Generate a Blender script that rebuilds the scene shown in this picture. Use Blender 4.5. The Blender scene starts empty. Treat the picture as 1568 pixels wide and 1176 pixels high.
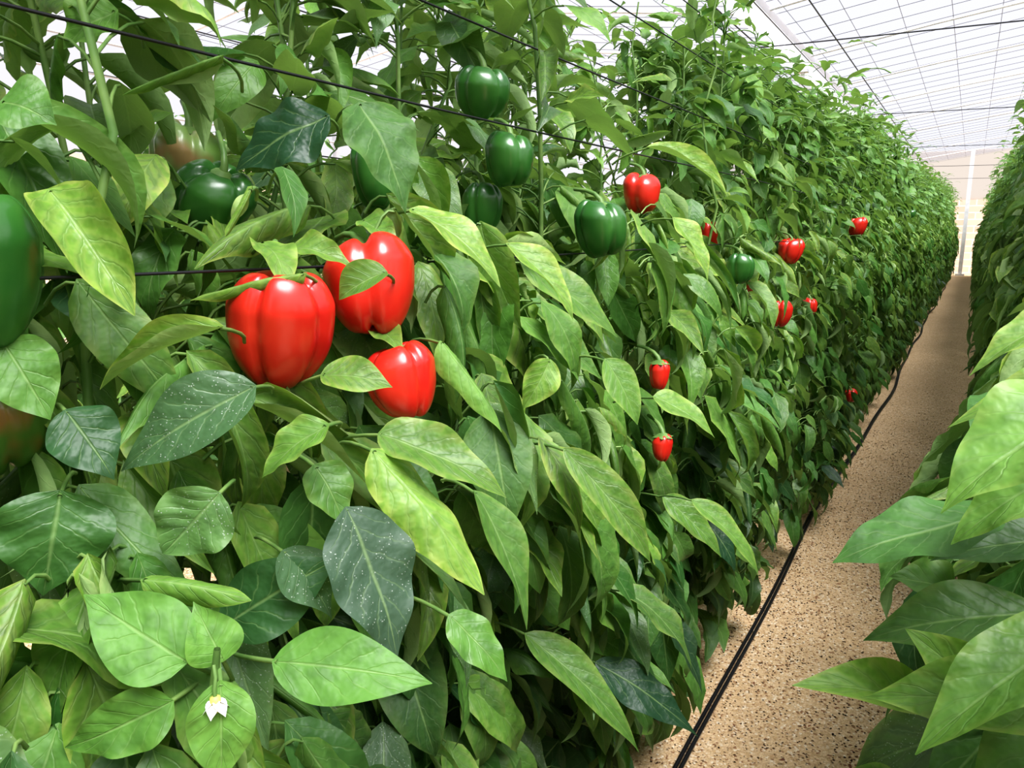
import bpy, math, numpy as np
from mathutils import Vector
rng=np.random.default_rng(7)
scn=bpy.context.scene
try:
    scn.view_settings.view_transform='Standard'; scn.view_settings.look='None'
except Exception: pass
try: scn.view_settings.look='Medium High Contrast'
except Exception: pass
CAM=np.array([0,0,1.2])
# ------------------------------------------------------------ mesh helpers
def nz(v): return v/np.maximum(np.linalg.norm(v,axis=-1,keepdims=True),1e-9)
class MB:
    def __init__(s): s.V=[];s.F=[];s.A=[];s.B=[];s.M=[];s.n=0
    def add(s,V,F,mat=0,A=None,B=None):
        V=V.reshape(-1,3); n=len(V)
        s.V.append(V); s.F.append(F.reshape(-1,4)+s.n); s.M.append(np.full(F.size//4,mat,np.int32))
        s.A.append(np.zeros((n,4)) if A is None else A.reshape(-1,4)); s.B.append(np.zeros((n,4)) if B is None else B.reshape(-1,4)); s.n+=n
    def mesh(s,name,mats):
        V=np.concatenate(s.V).astype(np.float32); F=np.concatenate(s.F).astype(np.int32); M=np.concatenate(s.M)
        me=bpy.data.meshes.new(name); me.vertices.add(len(V)); me.vertices.foreach_set('co',V.ravel())
        me.loops.add(F.size); me.loops.foreach_set('vertex_index',F.ravel())
        me.polygons.add(len(F)); me.polygons.foreach_set('loop_start',np.arange(0,F.size,4,dtype=np.int32))
        try: me.polygons.foreach_set('loop_total',np.full(len(F),4,np.int32))
        except Exception: pass
        me.polygons.foreach_set('material_index',M); me.polygons.foreach_set('use_smooth',np.ones(len(F),bool))
        for nm,D in (('lp',s.A),('lc',s.B)):
            a=me.attributes.new(nm,'FLOAT_COLOR','POINT'); a.data.foreach_set('color',np.concatenate(D).astype(np.float32).ravel())
        for m in mats: me.materials.append(m)
        me.update(calc_edges=True); me.validate()
        return me
    def obj(s,name,mats,loc=(0,0,0)):
        o=bpy.data.objects.new(name,s.mesh(name,mats)); o.location=loc; scn.collection.objects.link(o); return o
def grid_faces(N,S,T,wrap=False):
    i=np.arange(S-1)[:,None]; j=np.arange(T if wrap else T-1)[None,:]; j2=(j+1)%T
    f=np.stack([i*T+j,i*T+j2,(i+1)*T+j2,(i+1)*T+j],-1).reshape(-1,4)
    return (f[None]+(np.arange(N)*S*T)[:,None,None]).reshape(-1,4)
def tubes(mb,P,R,sides=4,mat=0):
    P=np.asarray(P,float); N,K=P.shape[:2]
    R=np.broadcast_to(np.asarray(R,float),(N,K))
    t=nz(np.gradient(P,axis=1)); ref=np.where(np.abs(t[...,2:3])>.9,np.array([1.,0,0]),np.array([0,0,1.]))
    a=nz(np.cross(t,ref)); b=np.cross(t,a); th=np.arange(sides)/sides*2*np.pi
    V=P[:,:,None]+R[:,:,None,None]*(a[:,:,None]*np.cos(th)[:,None]+b[:,:,None]*np.sin(th)[:,None])
    mb.add(V,grid_faces(N,K,sides,True),mat)
def bez(A,C,B,K):
    t=np.linspace(0,1,K)[None,:,None]; return (1-t)**2*A[:,None]+2*t*(1-t)*C[:,None]+t*t*B[:,None]
def leaves(mb,base,d,n,L,W,fold,curl,droop,wave,bend,col,S=13,T=9,mat=0):
    N=len(L); d=nz(d); n=nz(n-(n*d).sum(-1,keepdims=True)*d); side=np.cross(d,n)
    E=lambda x:np.broadcast_to(np.asarray(x,float),(N,))[:,None,None]
    s=np.linspace(0,1,S)[None,:,None]; t=np.linspace(-1,1,T)[None,None,:]
    pt=rng.uniform(1.05,1.5,(N,1,1)); pb_=rng.uniform(.6,.8,(N,1,1)); pk=pb_/(pb_+pt)
    prof=(s**pb_)*((1-s)**pt)/(pk**pb_*(1-pk)**pt)+.012
    L_,W_=E(L),E(W)/2; dr=E(droop)
    ds=dr*s*(.5+.5*s)
    mx=L_*s*np.sinc(ds/2/np.pi)*np.cos(ds/2); mz=-L_*s*np.sinc(ds/2/np.pi)*np.sin(ds/2)
    a=W_*prof*np.abs(t); k=E(curl)*np.abs(t)*prof; ang=E(fold)+k/2; sc=np.sinc(k/2/np.pi)
    lat=np.sign(t)*a*np.cos(ang)*sc; h=a*np.sin(ang)*sc
    ph=rng.uniform(0,6.28,(N,1,1)); fr=rng.uniform(1.2,3.0,(N,1,1))
    h=h+E(wave)*W_*t*t*np.sin(6.283*fr*s+ph+(t>0)*(1.+ph*.7))*np.minimum(prof*1.3,1)
    h=h+.04*W_*np.cos(6.283*(6.5*s-1.9*np.abs(t)**.8)+ph)*np.sin(np.pi*np.abs(t))*prof
    h=h+E(wave)*.4*W_*np.sin(6.283*(fr*.5*s)+ph*2+t*1.5)*prof
    lat=lat+E(bend)*L_*s*s
    X=mx+h*np.sin(ds); Z=mz+h*np.cos(ds)
    V=base[:,None,None]+X[...,None]*d[:,None,None]+lat[...,None]*side[:,None,None]+Z[...,None]*n[:,None,None]
    A=np.zeros((N,S,T,4)); A[...,0]=s; A[...,1]=t; A[...,2]=rng.uniform(0,1,(N,1,1)); A[...,3]=1
    Bc=np.broadcast_to(col[:,None,None,:],(N,S,T,4))
    mb.add(V,grid_faces(N,S,T),mat,A,Bc)
# ------------------------------------------------------------ node helpers
class NT:
    def __init__(s,name):
        s.m=bpy.data.materials.new(name); s.m.use_nodes=True; s.t=s.m.node_tree; s.t.nodes.clear(); s.out=s.n('ShaderNodeOutputMaterial')
    def n(s,ty,**k):
        x=s.t.nodes.new(ty)
        for a,b in k.items(): setattr(x,a,b)
        return x
    def l(s,a,b):
        if hasattr(a,'outputs'): a=a.outputs[0]
        s.t.links.new(a,b)
    def set(s,inp,v):
        if isinstance(v,(int,float)): inp.default_value=v
        elif isinstance(v,(tuple,list)): inp.default_value=(*v,1) if len(v)==3 and inp.type=='RGBA' else v
        else: s.l(v,inp)
    def math(s,op,a,b=0,c=0,clamp=False):
        x=s.n('ShaderNodeMath',operation=op,use_clamp=clamp); s.set(x.inputs[0],a); s.set(x.inputs[1],b); s.set(x.inputs[2],c); return x.outputs[0]
    def mix(s,f,a,b,bl='MIX'):
        x=s.n('ShaderNodeMix',data_type='RGBA',blend_type=bl); s.set(x.inputs[0],f); s.set(x.inputs[6],a); s.set(x.inputs[7],b); return x.outputs[2]
    def noise(s,scale,detail=3,vec=None,rough=.5):
        x=s.n('ShaderNodeTexNoise'); x.inputs['Scale'].default_value=scale; x.inputs['Detail'].default_value=detail; x.inputs['Roughness'].default_value=rough
        if vec is not None: s.l(vec,x.inputs['Vector'])
        return x.outputs[0]
    def ramp(s,f,lo,hi):
        x=s.n('ShaderNodeMapRange'); s.set(x.inputs[0],f); x.inputs[1].default_value=lo; x.inputs[2].default_value=hi; x.clamp=True; return x.outputs[0]
    def bsdf(s,color,rough=.5,spec=.5,normal=None,**k):
        x=s.n('ShaderNodeBsdfPrincipled'); s.set(x.inputs['Base Color'],color); s.set(x.inputs['Roughness'],rough); x.inputs['Specular IOR Level'].default_value=spec
        for a,b in k.items(): s.set(x.inputs[a.replace('_',' ')],b)
        if normal is not None: s.l(normal,x.inputs['Normal'])
        return x
    def bump(s,h,st,dist):
        x=s.n('ShaderNodeBump'); x.inputs['Strength'].default_value=st; x.inputs['Distance'].default_value=dist; s.l(h,x.inputs['Height']); return x.outputs[0]
def leaf_material(name,dusty):
    q=NT(name); lp=q.n('ShaderNodeAttribute',attribute_name='lp'); lc=q.n('ShaderNodeAttribute',attribute_name='lc')
    sp=q.n('ShaderNodeSeparateXYZ'); q.l(lp.outputs['Vector'],sp.inputs[0]); s,t,r=sp.outputs
    sc=q.n('ShaderNodeSeparateXYZ'); q.l(lc.outputs['Vector'],sc.inputs[0]); hue,yel,dark=sc.outputs
    at=q.math('ABSOLUTE',t)
    tc=q.n('ShaderNodeTexCoord').outputs['Object']
    nb=q.noise(80,2,tc)
    v=q.math('SUBTRACT',q.math('MULTIPLY',s,6.5),q.math('MULTIPLY',q.math('POWER',at,.8),1.9)); v=q.math('ADD',v,q.math('MULTIPLY',nb,.7))
    fr=q.math('ABSOLUTE',q.math('SUBTRACT',q.math('FRACT',v),.5))
    vein=q.math('MULTIPLY',q.ramp(fr,.42,.5),q.ramp(at,1.,.6))
    mid=q.ramp(at,.06,.015)
    veins=q.math('MAXIMUM',q.math('MULTIPLY',vein,.5),mid)
    inter=q.ramp(fr,.40,.1)
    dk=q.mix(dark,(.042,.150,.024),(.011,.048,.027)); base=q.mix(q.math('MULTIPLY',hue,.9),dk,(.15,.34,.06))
    blot=q.ramp(q.math('ADD',nb,q.math('MULTIPLY',inter,.25)),.45,.75)
    yl=q.mix(blot,(.60,.65,.17),(.25,.43,.06))
    edge=q.ramp(at,.6,1.0)
    yf=q.math('MULTIPLY',yel,q.math('ADD',.15,q.math('ADD',q.math('MULTIPLY',blot,.55),q.math('MULTIPLY',edge,.6))),clamp=True)
    c=q.mix(yf,base,yl)
    c=q.mix(q.math('MULTIPLY',veins,.38),c,(.33,.49,.18))
    c=q.mix(q.math('MULTIPLY',q.ramp(nb,.45,.7),.35),c,(.016,.052,.016))
    if dusty:
        vo=q.n('ShaderNodeTexVoronoi'); vo.inputs['Scale'].default_value=420; q.l(tc,vo.inputs['Vector'])
        c=q.mix(q.math('MULTIPLY',q.math('MULTIPLY',q.ramp(vo.outputs['Distance'],.25,.1),q.ramp(nb,.45,.53)),.7),c,(.6,.66,.58))
        c=q.mix(.08,c,(.5,.58,.5))
    geo=q.n('ShaderNodeNewGeometry')
    back=q.mix(.6,c,(.33,.47,.20))
    cc=q.mix(geo.outputs['Backfacing'],c,back)
    h=q.math('ADD',q.math('MULTIPLY',veins,-.45),q.math('MULTIPLY',nb,1.8))
    bp=q.bump(h,.55,.002)
    rough=q.math('ADD',.39,q.math('MULTIPLY',geo.outputs['Backfacing'],.25)); rough=q.math('ADD',rough,q.math('MULTIPLY',r,.18))
    pb=q.bsdf(cc,rough,.45,bp)
    tr=q.n('ShaderNodeBsdfTranslucent'); q.l(q.mix(.5,cc,(.37,.65,.05)),tr.inputs[0])
    mx=q.n('ShaderNodeMixShader'); mx.inputs[0].default_value=.23; q.l(pb,mx.inputs[1]); q.l(tr,mx.inputs[2]); q.l(mx,q.out.inputs[0])
    return q.m
def stem_material():
    q=NT('pepper_stem'); tc=q.n('ShaderNodeTexCoord').outputs['Object']
    c=q.mix(q.ramp(q.noise(25,2,tc),.4,.65),(.10,.20,.05),(.22,.34,.10)); q.l(q.bsdf(c,.45,.4),q.out.inputs[0]); return q.m
def fruit_material(name,c1,c2,patch=None):
    q=NT(name); tc=q.n('ShaderNodeTexCoord').outputs['Object']
    c=q.mix(q.ramp(q.noise(18,2,tc),.35,.7),c1,c2)
    if patch: c=q.mix(q.ramp(q.noise(22,2,tc),.5,.62),c,patch)
    q.l(q.bsdf(c,.32,.5,q.bump(q.noise(45,2,tc),.12,.003),Coat_Weight=.4,Coat_Roughness=.18),q.out.inputs[0]); return q.m
def plain(name,c,rough=.5,metal=0,c2=None,sc=8,bump=0):
    q=NT(name); tc=q.n('ShaderNodeTexCoord').outputs['Object']; nn=q.noise(sc,3,tc)
    col=q.mix(q.ramp(nn,.35,.65),c,c2 or tuple(x*.85 for x in c))
    q.l(q.bsdf(col,rough,.4,q.bump(nn,bump,.01) if bump else None,Metallic=metal),q.out.inputs[0]); return q.m
LEAF=leaf_material('pepper_leaf',False); DUST=leaf_material('pepper_leaf_dusty',True); STEM=stem_material()
RED=fruit_material('red_pepper_skin',(.60,.014,.010),(.76,.035,.018)); GRN=fruit_material('green_pepper_skin',(.022,.11,.018),(.05,.17,.03))
TURN=fruit_material('turning_pepper_skin',(.06,.15,.02),(.10,.20,.035),(.26,.13,.035)); PALE=fruit_material('pale_pepper_skin',(.18,.33,.07),(.33,.43,.17),(.36,.24,.10))
MATS=[LEAF,STEM,DUST]
# ------------------------------------------------------------ fruit and individually posed leaves (metres / millimetres, greenhouse coordinates)
PEP=[
(-.493,.448,1.124,.089,.106,'R',.05,.16,4),(-.480,.545,1.153,.083,.096,'R',-.1,-.25,3),(-.438,.539,1.069,.066,.074,'R',.1,-.2,4),
(-.480,1.068,1.211,.081,.090,'G',.05,0,4),(-.570,1.458,1.283,.076,.084,'R',0,.1,3),(-.596,2.03,1.207,.06,.07,'R',0,0,4),
(-.514,2.66,1.153,.084,.088,'R',0,.1,4),(-.49,4.10,1.245,.088,.098,'R',0,0,4),(-.481,2.401,.971,.07,.085,'R',.1,0,4),
(-.530,2.277,1.062,.055,.07,'R',0,0,3),(-.412,1.183,.853,.034,.05,'R',0,0,3),(-.446,1.247,.963,.036,.055,'R',0,0,3),
(-.43,3.9,.45,.06,.07,'R',0,0,4),(-.495,2.994,.944,.055,.07,'R',0,0,4),(-.550,.250,1.178,.078,.105,'G',0,.1,4),
(-.600,.266,1.070,.076,.085,'T',.1,0,4),(-.562,.934,1.304,.070,.078,'G',0,.1,4),(-.573,.887,1.386,.074,.070,'G',.2,.2,4),
(-.693,.544,1.236,.080,.085,'G',0,.6,4),(-.766,.571,1.284,.080,.085,'P',0,.3,4),(-.583,.677,1.270,.052,.085,'G',0,0,3),
(-.466,1.846,1.125,.066,.075,'G',0,0,4),(-.614,.948,1.240,.06,.075,'G',0,0,4)]
H=[ # base, tip, width, hue, yel, dark, fold, curl, droop
((-375,254,952),(-432,228,989),46,.9,.0,0,.1,0,.3),((-365,271,947),(-385,267,981),32,1,.1,0,.2,.2,.3),((-340,286,947),(-257,333,938),40,.8,.0,0,.12,0,.4),
((-380,246,930),(-432,208,900),34,.6,.1,0,.2,.1,.5),((-349,256,948),(-342,248,892),34,1,.1,0,.15,0,.3),((-300,413,931),(-258,428,886),30,.6,.1,.1,.1,0,.4),
((-500,258,1036),(-501,242,969),64,.3,0,.6,.05,0,.3),((-426,324,1028),(-454,298,986),48,.45,.1,.1,.1,.1,.3),((-371,387,1008),(-326,391,904),62,.05,0,.9,.1,0,.35),
((-379,426,1041),(-293,454,937),50,1,.85,0,-.15,-.8,.3),((-389,445,1047),(-297,490,1003),44,.2,.5,.3,.25,.3,.5),((-436,369,1094),(-513,308,1032),50,.1,.0,.5,.25,.1,.5),
((-366,370,1074),(-402,340,1038),30,.5,.4,0,.25,.3,.5),((-394,381,1038),(-368,386,994),34,.3,.2,.3,.2,.2,.4),((-526,286,1231),(-468,303,1153),58,.7,.9,0,.3,1.2,.5),
((-462,585,1226),(-379,618,1158),46,.6,.9,0,.25,.2,.5),((-433,713,1193),(-360,739,1117),40,.5,.9,0,.3,.3,.6),((-513,576,1325),(-462,585,1226),70,.25,.1,.5,.15,0,.5),
((-535,560,1313),(-606,507,1262),66,.05,0,1,.1,-.2,.4),((-460,364,1136),(-533,310,1092),36,.6,.9,0,.6,1.2,.4),((-449,437,1172),(-525,387,1150),38,.6,1,0,-.5,-2.6,.3),
((-523,432,1341),(-587,386,1309),34,.4,.4,0,-.6,-3,.3),((-452,391,1236),(-464,376,1200),28,.8,.9,0,-.6,-3,.3),((-598,395,1376),(-632,368,1346),50,.7,.2,0,.2,.3,.5),
((-559,279,1287),(-526,296,1274),44,.4,.1,.2,.2,.1,.5),((-413,563,1106),(-355,580,1027),38,1,.3,0,-.3,-1.2,.3),((-447,444,1089),(-396,472,1082),34,.2,.6,.3,.2,.2,.5),
((-421,501,1171),(-452,474,1148),34,.35,.3,.2,.4,.5,.8),((-370,700,1073),(-388,677,1021),38,.7,.7,0,.3,.3,.5),((75,508,1120),(-8,464,1067),58,1,.3,0,.25,.1,.5),
((39,631,1004),(-61,565,976),50,.35,0,.35,.1,.1,.3),((17,639,835),(-83,586,866),42,.5,.7,0,.35,.4,.5),((19,660,922),(-27,636,934),38,.3,.2,.4,.3,.2,.5),
((67,613,849),(-11,580,908),46,.6,.6,0,.3,.3,.4),((-428,748,719),(-289,800,583),50,.2,.35,.3,.3,.2,.5),((-412,927,592),(-273,988,494),58,.05,0,1,.1,-.1,.4),
((-362,540,977),(-306,547,859),44,.25,.3,.3,.25,.2,.4),((-349,691,981),(-258,729,865),44,.2,.5,.4,.3,.2,.5),((-408,1180,769),(-310,1218,673),48,.3,.4,.3,.25,.2,.5),
((-342,1127,792),(-236,1169,678),42,.4,.5,.1,.3,.2,.5),((-361,820,1058),(-318,829,984),40,.5,.4,.1,.2,.1,.4),((-325,889,1003),(-254,926,956),42,.55,.6,0,.2,.1,.5),
((-377,1086,1227),(-320,1099,1136),46,.75,.9,0,.3,.1,.5),((-419,1083,1327),(-309,1135,1263),42,.75,1,0,.5,.6,.6),((-449,275,978),(-386,310,968),34,.55,.5,0,-.4,-1.5,.4),
((-503,268,1088),(-470,278,1045),40,.1,0,.8,.1,-.1,.4),((-544,254,1134),(-510,263,1084),42,.6,.1,.2,.15,0,.4),((-415,365,973),(-378,377,926),44,.15,.0,.7,.1,0,.4),((-448,333,917),(-383,384,968),50,.1,0,.7,.15,0,.3),
((-520,455,1195),(-460,430,1160),34,.6,.6,0,.2,.3,.8),((-505,475,1190),(-455,500,1175),30,.5,.5,0,.3,.5,.8),((-500,560,1215),(-455,560,1190),30,.5,.4,.2,.3,.4,.7),((-470,545,1112),(-425,525,1100),28,.5,.5,.2,.3,.3,.7),
((90,560,960),(-10,500,900),52,.6,.3,0,.25,.3,.6),((110,620,900),(10,540,800),56,.4,.3,.2,.2,.2,.6),((120,640,1080),(40,620,1020),46,.5,.5,.1,.2,.2,.6),((90,700,840),(0,640,760),56,.3,.1,.6,.2,.1,.6),
((110,760,1090),(0,730,1050),40,.6,.6,0,.3,.3,.5),((100,850,1060),(-10,800,990),42,.6,.6,0,.3,.3,.5),((100,680,980),(0,640,960),46,.2,.1,.7,.2,.1,.5),((90,520,820),(-20,470,790),56,.6,.5,0,.2,.2,.5),
((90,590,1070),(5,560,1010),50,.8,.3,0,.2,.2,.5),((80,560,900),(-30,545,880),52,.4,.5,.1,.3,.3,.5),((70,640,930),(-40,610,900),48,.2,.2,.6,.2,.2,.5),((80,480,860),(10,430,800),56,.7,.4,0,.2,.2,.5),((95,900,1130),(10,860,1075),40,.6,.7,0,.3,.3,.5)]
Hb=np.array([h[0] for h in H])/1000.; Ht=np.array([h[1] for h in H])/1000.; Hp=np.array([h[2:] for h in H],float)
dusty=np.zeros(len(H),bool); dusty[[8,11,7,47]]=True
keepP=[np.array(p[:3]) for p in PEP]; keepR=[p[3]*(.60 if i<5 or i in(14,15,16) else .22) for i,p in enumerate(PEP)]
for i in range(len(H)):
    for k in (.15,.5,.85): keepP.append(Hb[i]*(1-k)+Ht[i]*k); keepR.append(.024)
def cull(C,L):
    """thin random leaves crowding the fruit and the spot where a picker stands"""
    ok=np.linalg.norm(C-CAM,axis=1)>.36
    for p,r in zip(keepP,keepR):
        ax=CAM-p; D=np.linalg.norm(ax); ax=ax/D; w=C-p; al=w@ax; rad=np.linalg.norm(w-al[:,None]*ax,axis=1)
        ok&=~((al>-.008)&(al<min(D,.45))&(rad<r+L*.18))
    return ok
# ------------------------------------------------------------ plant generator (local coords, row centre x=0)
def facex(z,kind):
    if kind=='near': return np.interp(z,[0,.25,.6,.95,1.25,1.5,2.1],[.24,.31,.39,.40,.31,.22,.08])
    if kind=='low': return np.interp(z,[0,.3,.8,1.1,1.2],[.30,.38,.44,.36,.22])
    return np.interp(z,[0,.25,.6,.9,1.3,1.6,1.9,2.1],[.27,.34,.38,.38,.35,.29,.20,.12])
def rnd(n,a,b): return rng.uniform(a,b,n)
def make_plant(kind,ylen,dens,backd,S,T,org=None,ztop=2.05,size=1.,shoots=0,airy=False):
    mb=MB(); base=[];D=[];Nn=[];L=[];col=[];start=[]; wr=[]
    def put(b,d,n,l,c,st,w=(.34,.54)): base.append(b);D.append(d);Nn.append(n);L.append(l);col.append(c);start.append(st);wr.append(rnd(len(l),*w))
    zdense=1.30 if airy else ztop
    gy=(org[1] if org is not None else 0)
    def face(z,y): return facex(z*2.05/ztop if kind=='far' else z,kind)+.055*np.sin(y*9+gy*9+z*7)+.042*np.sin(z*19+y*23)-.01
    for sg,dn in ((1,dens),(-1,backd)):
        n=int(dn*ylen*zdense)
        z=rnd(n,.13,zdense); y=rnd(n,-.5,.5)*ylen*1.06; dep=np.where(rng.random(n)<.75,rng.exponential(.055,n),rnd(n,.05,.38))
        fx=face(z,y)
        l=rng.triangular(.06,.11,.165,n)*size
        x=sg*np.maximum(fx-.06-dep,-.05)
        hi=np.clip((z-1.0)/.9,0,1)
        d=np.stack([sg*rnd(n,.2,.9),rng.normal(.12,.6,n),-rnd(n,.4,1.9)*(1-.6*hi)],1)
        nn=np.stack([sg*rnd(n,.0,.8),rng.normal(-.1,.6,n),np.ones(n)],1)
        zone=np.exp(-((z-1.15)/.32)**2)
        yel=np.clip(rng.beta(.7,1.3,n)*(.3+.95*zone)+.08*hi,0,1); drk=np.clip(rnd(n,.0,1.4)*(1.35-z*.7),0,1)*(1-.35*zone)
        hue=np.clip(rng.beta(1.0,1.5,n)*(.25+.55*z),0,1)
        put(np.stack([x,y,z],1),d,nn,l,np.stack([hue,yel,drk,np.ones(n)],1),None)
    if kind=='near' or (kind=='far' and org is None):
        n=int(190*ylen*1.1); z=rnd(n,.28,1.2); y=rnd(n,-.5,.5)*ylen; x=face(z,y)-rnd(n,.035,.075)
        d=np.stack([rnd(n,.35,.85),rng.normal(.22,.3,n),-rnd(n,.6,1.4)],1); nn=np.stack([rnd(n,.5,1.1),rng.normal(-.25,.3,n),rnd(n,.4,.9)],1)
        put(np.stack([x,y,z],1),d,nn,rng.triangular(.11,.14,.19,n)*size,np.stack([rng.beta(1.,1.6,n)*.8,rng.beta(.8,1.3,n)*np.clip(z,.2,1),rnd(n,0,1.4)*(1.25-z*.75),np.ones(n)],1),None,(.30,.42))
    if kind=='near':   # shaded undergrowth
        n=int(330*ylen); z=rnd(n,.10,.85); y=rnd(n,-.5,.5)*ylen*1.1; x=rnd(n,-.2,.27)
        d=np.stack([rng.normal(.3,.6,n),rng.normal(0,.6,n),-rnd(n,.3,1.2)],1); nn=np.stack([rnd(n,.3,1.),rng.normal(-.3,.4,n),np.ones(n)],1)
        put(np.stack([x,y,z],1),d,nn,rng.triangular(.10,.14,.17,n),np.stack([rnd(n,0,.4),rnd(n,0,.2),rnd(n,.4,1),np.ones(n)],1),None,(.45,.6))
    if not airy and kind!='low':
        n=int(dens*ylen*.45); z=ztop+.03-rng.exponential(.10,n)+.06*rng.normal(0,1,n); y=rnd(n,-.5,.5)*ylen*1.06; x=rng.normal(0,.13,n)
        d=np.stack([rng.normal(0,1,n),rng.normal(0,1,n),rnd(n,-.5,.7)],1); nn=np.stack([rng.normal(0,.4,n),rng.normal(0,.4,n),np.ones(n)],1)
        put(np.stack([x,y,z],1),d,nn,rnd(n,.06,.11)*size,np.stack([rnd(n,.3,1),rnd(n,0,.4),rnd(n,0,.6),np.ones(n)],1),None)
    ns=5 if shoots==0 else shoots; K=18; P=np.zeros((ns,K,3)); zz=np.linspace(0,1,K)
    sy=np.linspace(-.42,.42,ns)*ylen+rng.normal(0,.03,ns); sx=rng.uniform(-.20,.20,ns)
    top=ztop*(rnd(ns,.86,1.02) if airy else rnd(ns,.9,1.05))
    for i in range(ns):
        wz=np.cumsum(rng.normal(0,.018,(K,2)),0)
        P[i,:,0]=sx[i]*np.minimum(zz*2.2,1)+wz[:,0]; P[i,:,1]=sy[i]*(.3+.7*np.minimum(zz*2.2,1))+wz[:,1]; P[i,:,2]=zz*top[i]
    tubes(mb,P,np.linspace(.007,.0020,K)[None],6,1)
    if airy:
        m=int(ylen*720); i=rng.integers(0,ns,m); tt=rnd(m,.58,1.0); kf=tt*(K-1); k0=np.minimum(kf.astype(int),K-2); fr=(kf-k0)[:,None]
        a=P[i,k0]*(1-fr)+P[i,k0+1]*fr
        az=rnd(m,0,6.283); hd=np.stack([np.cos(az),np.sin(az),np.zeros(m)],1); pl=rnd(m,.025,.085)*(1.15-.4*tt); 
        b=a+hd*pl[:,None]+np.array([0,0,1])*rnd(m,.0,.05)[:,None]
        d=hd+np.stack([np.zeros(m),np.zeros(m),rnd(m,-1.1,.4)],1); nn=np.stack([rng.normal(0,.5,m),rng.normal(0,.5,m),np.ones(m)],1)
        l=rng.triangular(.055,.11,.155,m)*(1.3-.45*tt)*size
        put(b,d,nn,l,np.stack([rng.beta(1.0,1.5,m),rng.beta(.8,1.7,m)*.9,rnd(m,0,1),np.ones(m)],1),a)
    for b0 in range(len(base)):
        if start[b0] is None:
            bb=base[b0]; dd=nz(D[b0]); start[b0]=bb-dd*np.array([1,1,.0])*.055+np.array([0,0,-.02])
    base=np.concatenate(base);D=np.concatenate(D);Nn=np.concatenate(Nn);L=np.concatenate(L);col=np.concatenate(col);start=np.concatenate(start);wr=np.concatenate(wr)
    if org is not None:
        fl=-1 if kind=='low' else 1; fv=np.array([fl,fl,1])
        k=cull((base+nz(D)*L[:,None]*.5)*fv+org,L)
        tip=(base+nz(D)*L[:,None])*fv+org
        if kind=='low': k&=~((np.minimum(tip[:,0],base[:,0]*fl+org[0])<.02)&(tip[:,2]>1.08)&(tip[:,1]<1.6))
        base,D,Nn,L,col,start,wr=[q[k] for q in (base,D,Nn,L,col,start,wr)]
    n=len(L)
    rolled=rng.random(n)<.27*np.where(col[:,1]>.35,1.9,.8)
    fold=np.where(rolled,rnd(n,.2,.6),rnd(n,.0,.45)); curl=np.where(rolled,rnd(n,.8,2.4),rnd(n,-.5,.4)); 
    neg=rolled&(rng.random(n)<.4); fold=np.where(neg,-fold,fold); curl=np.where(neg,-curl,curl)
    W=L*wr; bend=rng.normal(0,.07,n); wv=rnd(n,.06,.22); drp=rnd(n,.2,1.5); Du=D+np.array([0,0,.25])
    ds_=rng.random(n)<(.10 if (org is not None and T>=9) else 0.)
    for m_,mi in ((~ds_,0),(ds_,2)):
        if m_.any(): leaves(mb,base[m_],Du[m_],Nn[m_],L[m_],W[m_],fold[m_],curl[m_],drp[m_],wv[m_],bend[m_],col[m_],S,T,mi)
    mid=(start+base)/2+np.array([0,0,.012])
    tubes(mb,bez(start,mid,base+nz(D)*.004,4),np.linspace(.0019,.0012,4)[None]*(1 if T>5 else 1.2),4 if T>5 else 3,1)
    return mb
XL,XR=-.80,.50
def hero_leaves(mb,sel,pos,dd,nn,L,w,dr,colr,wv):
    for m_,mi in ((sel&~dusty,0),(sel&dusty,2)):
        if m_.any(): leaves(mb,pos[m_],dd[m_],nn[m_],L[m_],w[m_],Hp[m_,4],Hp[m_,5],dr[m_],wv,0.03,colr[m_],27,15,mi)
for i in range(8):
    y0=-.47+i*.45
    org=np.array([XL,y0,0.])
    mb=make_plant('near' if i<6 else 'far',.45,(950,1200,1050,1000,1000,950,950,950)[i],130,13 if 0<i<4 else 9,9 if 0<i<4 else 7,org,(2.0,2.0,2.0,2.0,1.95,1.8,1.72,1.72)[i],1.0 if i<5 else .95,shoots=6,airy=i<6)
    if i==2:
        d=Ht-Hb; L=np.linalg.norm(d,axis=1)*1.03; w=Hp[:,0]/1000*1.12; nrm=np.tile(np.array([.62,-.38,.62]),(len(H),1))+np.random.default_rng(3).normal(0,.15,(len(H),3))
        dr=Hp[:,6]; up=nz(nrm-(nrm*nz(d)).sum(1,keepdims=True)*nz(d))
        dd=nz(d)*np.cos(dr*.42)[:,None]+up*np.sin(dr*.42)[:,None]
        nn=up*np.cos(dr*.42)[:,None]-nz(d)*np.sin(dr*.42)[:,None]
        colr=np.stack([Hp[:,1],Hp[:,2],Hp[:,3],np.ones(len(H))],1)
        sel=Hb[:,0]<-.2
        hero_leaves(mb,sel,Hb-org,dd,nn,L,w,dr,colr,.12)
        A=(Hb-org)[sel]; B0=A-nz(dd[sel])*.02+np.array([-.045,.03,-.025]); tubes(mb,bez(B0,(A+B0)/2-nz(dd[sel])*.01,A+nz(dd[sel])*.004,5),.0016,5,1)
        sp=np.array([[(-.42,.285,.80),(-.385,.272,.87),(-.365,.262,.93),(-.358,.262,.962)]])-org; tubes(mb,sp,np.array([[.004,.0035,.003,.002]]),7,1)
        hero=(sel,dd,nn,L,w,dr,colr)
    mb.obj('bell_pepper_plant',MATS,tuple(org))
far=[make_plant('far',.5,900,350,7,5,None,2.05,.92).mesh('bell_pepper_plant_dense',MATS) for _ in range(5)]
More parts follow.
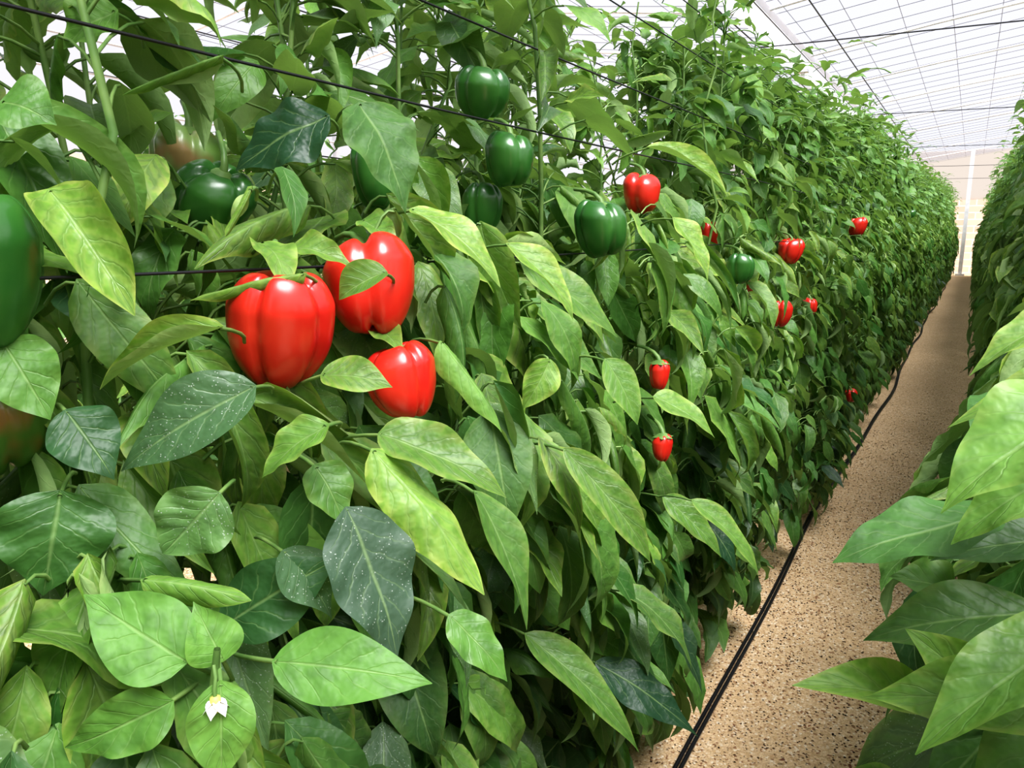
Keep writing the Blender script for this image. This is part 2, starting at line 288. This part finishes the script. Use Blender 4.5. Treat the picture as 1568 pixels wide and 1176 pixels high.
def inst(x,y,flip,sc=1.,v=.08):
    o=bpy.data.objects.new('bell_pepper_plant',far[rng.integers(0,5)]); o.location=(x,y,0); o.rotation_euler=(0,0,(math.pi if flip else 0)+rng.normal(0,.05))
    o.scale=(1,1,sc*rng.uniform(1-v,1+v)); scn.collection.objects.link(o)
for i in range(50): inst(XL+rng.normal(0,.035),3.13+.235+.48*i,False,float(np.interp(i,[0,10,25,50],[.86,.92,1.01,1.05])),.10)
for i in range(2): inst(XL,-.95-.48*i,False)
for i in range(40): inst(XL-1.95,-1.4+.5*i,True,.70)
for i in range(52): inst(XR+rng.normal(0,.02),2.65+.48*i,True,1.0)
for i in range(3): inst(XR,-1.2-.48*i,True)
for i in range(10): inst(XR+1.75,-1.8+.96*i,False,.8)
for i in range(14): inst(XL-3.7,-1.8+.96*i,False,.70)
for i in range(4):
    org=np.array([(.42,.43,.47,.5)[i],.50+.5*i,0.])
    mb=make_plant('low',.5,1150,120,13,9,org,(1.14,1.14,1.35,1.6)[i],1.08 if i<2 else 1.,shoots=4)
    if i==0:
        sel,dd,nn,L,w,dr,colr=hero; s2=~sel
        R=np.array([-1,-1,1]); nr=np.tile(np.array([-.35,-.6,.72]),(len(H),1)); A=(Hb-org)*R
        hero_leaves(mb,s2,A,dd*R,nr*R,L*1.03,w*1.03,dr,colr,.12)
        A=A[s2]; B0=A-nz(dd[s2]*R)*.06+np.array([0,0,-.02]); tubes(mb,bez(B0,(A+B0)/2+np.array([0,0,.01]),A,5),.0018,5,1)
    o=mb.obj('bell_pepper_plant',MATS,tuple(org)); o.rotation_euler=(0,0,math.pi)
# ------------------------------------------------------------ bell peppers
def pepper(x,y,z,w,h,kind,tx,ty,lobes,seed):
    r=np.random.default_rng(seed); mb=MB(); S,T=37,72
    phi=np.linspace(0,np.pi,S)[:,None]; tt=np.linspace(0,2*np.pi,T,endpoint=False)[None]
    off=r.uniform(0,6.28); la=tt*lobes/2+off+.22*np.sin(tt+r.uniform(0,6))
    crease=np.exp(-(np.cos(la)/.34)**2); la2=r.uniform(.03,.08)*np.cos(tt+r.uniform(0,6))
    sh=np.sin(phi); zz=np.cos(phi)
    rad=np.sign(sh)*np.abs(sh)**.70*(1-.18*crease*(.6+.4*np.abs(zz)**.6))*(1+la2)
    rad=rad*np.interp(zz,[-1,-.5,.35,1],[.74,.86,1.04,.99])*(1+.03*np.sin(3*zz+2*tt+off))
    zc=np.sign(zz)*np.abs(zz)**.82
    zc=zc*(1-.17*crease*np.abs(zz)+.07*np.cos(tt+off)*np.abs(zz)) 
    zc=zc-.32*np.exp(-(rad/.34)**2)*(zz>0)+.18*np.exp(-(rad/.30)**2)*(zz<0)
    R=w/2; V=np.stack([R*rad*np.cos(tt)+.05*w*zz*math.cos(off),R*rad*np.sin(tt),h/2*zc*np.ones_like(tt)],-1)
    mb.add(V,grid_faces(1,S,T,True),0)
    a=np.linspace(0,2*np.pi,12,endpoint=False); rr=np.array([.001,.006,.012,.016])[:,None]*(1+.25*np.cos(a*6)*np.array([0,0,.3,1])[:,None]); z0=h/2*.68
    zcal=z0+np.array([.006,.005,.001,-.001])[:,None]*np.ones(12)+.003
    mb.add(np.stack([rr*np.cos(a),rr*np.sin(a),zcal],-1),grid_faces(1,4,12,True),1)
    st=np.array([[(0,0,z0+.004),(-.003,.001,z0+.013),(-.012,.004,z0+.021),(-.026,.010,z0+.026),(-.045,.02,z0+.028)]]); tubes(mb,st,np.array([[.005,.004,.0033,.003,.0028]]),8,1)
    nm={'R':'red_bell_pepper','G':'green_bell_pepper','T':'ripening_bell_pepper','P':'ripening_bell_pepper'}[kind]
    o=mb.obj(nm,[{'R':RED,'G':GRN,'T':TURN,'P':PALE}[kind],STEM],(x,y,z)); o.rotation_euler=(tx,ty,r.uniform(-.3,.3)); return o
for i,p in enumerate(PEP): pepper(*p,seed=i+3)
r2=np.random.default_rng(5)
for i in range(6):
    y=r2.uniform(4,14); pepper(-.80+r2.uniform(.22,.27),y,r2.uniform(.6,1.5),.08,.09,'R' if i%3==0 else 'G',0,0,4,100+i)
fb=MB(); a=np.arange(6)/6*2*np.pi; fd=np.stack([np.cos(a)*.75,np.sin(a)*.75,-.5*np.ones(6)],1)
leaves(fb,np.zeros((6,3)),fd,np.stack([np.cos(a)*.5,np.sin(a)*.5,np.ones(6)],1),np.full(6,.012),np.full(6,.0085),.1,.3,.5,.02,0,np.zeros((6,4)),8,7,0)
th_=np.linspace(0,2*np.pi,10,endpoint=False); rr=np.array([.0005,.003,.0035,.002,.0004])[:,None]
fb.add(np.stack([rr*np.cos(th_),rr*np.sin(th_),np.array([.002,.001,-.003,-.008,-.009])[:,None]*np.ones(10)],-1),grid_faces(1,5,10,True),1)
tubes(fb,np.array([[(0,0,0),(0,0,.006),(-.001,.002,.012),(-.004,.004,.018)]]),.0012,6,2)
fb.obj('pepper_flower',[plain('petal_white',(.85,.85,.78),.5),plain('flower_centre',(.65,.6,.15),.5),STEM],(-.347,.250,.940))
# ------------------------------------------------------------ shell
def boxes(mb,items,mat=0):
    q=np.array([[-1,-1,-1],[1,-1,-1],[1,1,-1],[-1,1,-1],[-1,-1,1],[1,-1,1],[1,1,1],[-1,1,1]])*.5
    F=np.array([[0,3,2,1],[4,5,6,7],[0,1,5,4],[1,2,6,5],[2,3,7,6],[3,0,4,7]])
    for c,s in items: mb.add(q*np.array(s)+np.array(c),F,mat)
def flat(o): 
    o.data.polygons.foreach_set('use_smooth',np.zeros(len(o.data.polygons),bool)); return o
q=NT('sandy_gravel'); tc=q.n('ShaderNodeTexCoord').outputs['Object']
vo=q.n('ShaderNodeTexVoronoi'); vo.inputs['Scale'].default_value=170; q.l(tc,vo.inputs['Vector'])
hs=q.n('ShaderNodeSeparateXYZ'); q.l(vo.outputs['Color'],hs.inputs[0])
c=q.mix(hs.outputs[0],(.58,.39,.20),(.82,.61,.37)); c=q.mix(q.ramp(hs.outputs[1],.84,.95),c,(.92,.78,.57)); c=q.mix(q.ramp(hs.outputs[2],.90,.95),c,(.30,.16,.08))
c=q.mix(q.math('MULTIPLY',q.ramp(q.noise(3,3,tc),.4,.7),.3),c,(.58,.40,.21)); c=q.mix(q.math('MULTIPLY',q.ramp(q.noise(40,2,tc),.54,.70),.3),c,(.45,.26,.13))
hgt=q.math('ADD',q.math('MULTIPLY',vo.outputs['Distance'],-.8),q.math('MULTIPLY',q.noise(50,2,tc),1.2))
q.l(q.bsdf(c,.9,.2,q.bump(hgt,.7,.005)),q.out.inputs[0])
mb=MB(); gx=np.linspace(-8.6,4.2,60); gy=np.linspace(-4,30,120); X,Y=np.meshgrid(gx,gy,indexing='ij'); Z=.006*np.sin(X*5+Y*2)*np.sin(Y*3.1)+0*X
mb.add(np.stack([X,Y,Z],-1),grid_faces(1,60,120)[:,::-1]); mb.obj('ground',[q.m])
mb=MB(); n=14000; px=rng.uniform(-.55,.2,n); py=np.abs(rng.normal(0,2.6,n))+.2; s=rng.uniform(.0012,.0036,n)
oc=np.array([[0,0,1],[1,0,0],[0,1,0],[-1,0,0],[0,-1,0],[0,0,-1]])*np.array([1,1,.7]); 
V=np.stack([px,py,s*.4+.006*np.sin(px*5+py*2)*np.sin(py*3.1)],1)[:,None]+oc[None]*s[:,None,None]*rng.uniform(.7,1.3,(n,6,1))
F=np.array([[0,1,5,2],[0,2,5,3],[0,3,5,4],[0,4,5,1]])
mb.add(V,(F[None]+(np.arange(n)*6)[:,None,None]).reshape(-1,4)); mb.obj('path_pebbles',[plain('pebble',(.80,.61,.40),.8,0,(.45,.28,.16),120)])
mb=MB(); n=110; b=np.stack([rng.uniform(-.44,.15,n),np.abs(rng.normal(0,4,n))+.3,np.full(n,.010)],1); a=rng.uniform(0,6.28,n)
leaves(mb,b,np.stack([np.cos(a),np.sin(a),0*a],1),np.tile([0,0,1.],(n,1)),rng.uniform(.006,.022,n),rng.uniform(.004,.010,n),.3,.8,.3,.2,.1,np.zeros((n,4)),6,5)
mb.obj('dry_leaf_litter',[plain('dry_leaf',(.30,.12,.05),.8,0,(.16,.07,.04),60)])
mb=MB(); ky=np.linspace(-3,27.5,160)
for dx,phs in ((0,0),(.012,.1)):
    hx=-.468+dx+.016*np.sin(ky*1.3+.4)+.008*np.sin(ky*3.1+phs)+ .035*np.exp(-((ky-7.2)/1.6)**2)
    tubes(mb,np.stack([hx,ky,np.full_like(ky,.014)],1)[None],.0052,8,0)
mb.obj('drip_hose',[plain('black_polyethylene',(.012,.012,.014),.35)])
mb=MB(); ky=np.linspace(-3.5,27.8,120)
def wire(x,z): 
    return np.stack([x+.004*np.sin(ky*.9+z*9),ky,z+.006*np.sin(ky*1.7+x*5)],1)
W_=[wire(-.52,1.178),wire(-.545,1.35),wire(-.57,1.47),wire(-.60,1.62),wire(-.64,1.75),wire(-1.1,1.35),wire(-1.05,1.6),wire(-1.0,1.85),wire(.22,.9),wire(.9,1.3),wire(-2.35,1.3),wire(-2.35,1.5),wire(-2.4,1.7),wire(-2.4,1.9)]
tubes(mb,np.array(W_),.0014,6,0); mb.obj('trellis_wire',[plain('black_wire',(.015,.015,.018),.4)])
def film(name,a,tint):
    q=NT(name)
    tp=q.n('ShaderNodeBsdfTransparent'); tp.inputs[0].default_value=(*tint,1); tl=q.n('ShaderNodeBsdfTranslucent'); tl.inputs[0].default_value=(*tint,1)
    m2=q.n('ShaderNodeMixShader'); m2.inputs[0].default_value=a; q.l(tl,m2.inputs[1]); q.l(tp,m2.inputs[2]); q.l(m2,q.out.inputs[0]); return q.m
FILM=film('greenhouse_film',.94,(.77,.77,.83))
def roofz(x):
    if x>=-2.2: return 3.55+.45*(1-abs(x-1)/3.2)
    return 3.55+.45*(1-abs(x+5.4)/3.2)
for nm,xs in (('ceiling',(-2.2,1,4.2)),('ceiling_side_span',(-8.6,-5.4,-2.2))):
    mb=MB(); V=np.array([[[x,y,roofz(x) if x!=-2.2 else 3.55] for x in xs] for y in (-4,30)]); mb.add(V,grid_faces(1,2,3)); flat(mb.obj(nm,[FILM]))
mb=MB()
for xs in ((-2.2,1),(1,4.2),(-8.6,-5.4),(-5.4,-2.2)):
    y=np.arange(-4,30.01,.5); za,zb=[(roofz(v) if v!=-2.2 else 3.55)-.02 for v in xs]
    P=np.stack([np.stack([np.full_like(y,xs[0]),y,np.full_like(y,za)],1),np.stack([np.full_like(y,xs[1]),y,np.full_like(y,zb)],1)],1); tubes(mb,P,.0035,4,0)
    for f_ in np.arange(.08,1,.155):
        x=xs[0]*(1-f_)+xs[1]*f_; z=za*(1-f_)+zb*f_; tubes(mb,np.array([[(x,-4,z),(x,30,z)]]),.0035,4,0)
mb.obj('roof_wire_grid',[plain('galvanised_wire',(.25,.25,.28),.5,.3)])
mb=MB()
for y in np.arange(-2,30,4.8):
    P=np.array([[(x,y,z) for x,z in ((-8.35,2.9),(-5.4,2.86),(-2.2,2.92),(1,2.86),(4.15,2.92))]]); tubes(mb,P,.006,6,0)
for x,z in ((-2.0,3.38),(-1.9,2.95),(-1.2,2.9),(-3.4,2.9),(-4.6,2.9),(-5.8,2.9)): tubes(mb,np.array([[(x,-3.9,z),(x,13,z),(x,29.9,z)]]),.006,6,0)
mb.obj('overhead_cable',[plain('dark_cable',(.03,.03,.035),.5)])
WHITE=plain('white_painted_steel',(.85,.85,.87),.45)
mb=MB(); boxes(mb,[((-2.2,13,3.46),(.26,34,.04)),((-2.34,13,3.51),(.02,34,.12)),((-2.06,13,3.51),(.02,34,.12))]); flat(mb.obj('roof_gutter',[film('gutter_film',.15,(.97,.97,.99))]))
mb=MB()
for y in np.arange(6.6,30,4.8): boxes(mb,[((-2.2,y,1.72),(.05,.05,3.42)),((-2.2,y,.02),(.14,.14,.04)),((-2.2,y,3.4),(.14,.14,.04))])
boxes(mb,[((-.24,27.6,1.9),(.11,.11,3.8)),((-.24,27.6,.03),(.25,.25,.06))])
flat(mb.obj('support_post',[WHITE]))
mb=MB()
for y in np.arange(-.9,30,2.4):
    for s_ in (-1,1): tubes(mb,np.array([[(1,y,3.95),(1+s_*1.6,y,3.74),(1+s_*3.2,y,3.5)]]),.014,6); tubes(mb,np.array([[(-5.4,y,3.95),(-5.4+s_*1.6,y,3.74),(-5.4+s_*3.2,y,3.5)]]),.014,6)
mb.obj('roof_rafter',[WHITE])
mb=MB()
for z in (2.25,2.6,2.95,3.3): tubes(mb,np.array([[(-8.45,-3.9,z),(-8.45,13,z),(-8.45,29.9,z)]]),.015,6,0)
for y in np.arange(-3,30,2.4): boxes(mb,[((-8.5,y,1.75),(.07,.07,3.5))])
flat(mb.obj('side_wall_frame',[plain('grey_pipe',(.55,.55,.58),.5)]))
def brick(name,rot):
    q=NT(name); tc=q.n('ShaderNodeTexCoord').outputs['Object']
    mp=q.n('ShaderNodeMapping'); mp.inputs['Rotation'].default_value=rot; q.l(tc,mp.inputs[0])
    br=q.n('ShaderNodeTexBrick'); br.inputs['Scale'].default_value=1.; br.inputs['Brick Width'].default_value=.5; br.inputs['Row Height'].default_value=.22; br.inputs['Mortar Size'].default_value=.018
    br.inputs['Color1'].default_value=(.72,.52,.41,1); br.inputs['Color2'].default_value=(.80,.63,.52,1); br.inputs['Mortar'].default_value=(.88,.81,.76,1); q.l(mp.outputs[0],br.inputs['Vector'])
    q.l(q.bsdf(br.outputs['Color'],.85,.2),q.out.inputs[0]); return q.m
mb=MB(); boxes(mb,[((-2.2,30.05,1.2),(12.8,.1,2.4))]); flat(mb.obj('wall_end',[brick('block_wall',(math.pi/2,0,0))]))
mb=MB(); boxes(mb,[((-2.2,30.05,3.2),(12.8,.04,1.6))]); flat(mb.obj('wall_end_upper',[film('gable_film',.5,(.92,.86,.80))]))
SF=film('side_film',.7,(.93,.92,.93))
for nm,c_,s_ in (('wall_left',(-8.62,13,2.2),(.03,34,2.8)),('wall_right',(4.22,13,2.2),(.03,34,2.8)),('wall_back',(-2.2,-4.02,2.4),(12.8,.03,3.2))):
    mb=MB(); boxes(mb,[(c_,s_)]); flat(mb.obj(nm,[SF]))
    hb=2.1 if nm=='wall_left' else .8
    c2=(c_[0],c_[1],hb/2); s2=(s_[0]+.1,s_[1],hb) if s_[1]>1 else (s_[0],.13,hb)
    mb=MB(); boxes(mb,[(c2,s2)]); flat(mb.obj(nm+'_base',[brick(nm+'_blocks',(math.pi/2,0,math.pi/2) if s_[1]>1 else (math.pi/2,0,0))]))
# ------------------------------------------------------------ light
w=bpy.data.worlds.new('world'); scn.world=w; w.use_nodes=True; bg=w.node_tree.nodes['Background']; bg.inputs[0].default_value=(.96,.97,1.0,1); bg.inputs[1].default_value=.98
sd=bpy.data.lights.new('sun','SUN'); sd.energy=8.8; sd.angle=math.radians(36); sd.color=(1,.98,.94); so=bpy.data.objects.new('sun',sd); scn.collection.objects.link(so)
so.rotation_euler=Vector((-.55,.30,-1)).to_track_quat('-Z','Y').to_euler()
# ------------------------------------------------------------ camera
c=bpy.data.cameras.new('camera'); c.sensor_width=36; c.lens=36*1186/1600; c.clip_start=.02; c.clip_end=200
o=bpy.data.objects.new('camera',c); o.location=(0,0,1.2); o.rotation_euler=(math.radians(79),0,math.radians(30.8)); scn.collection.objects.link(o); scn.camera=o
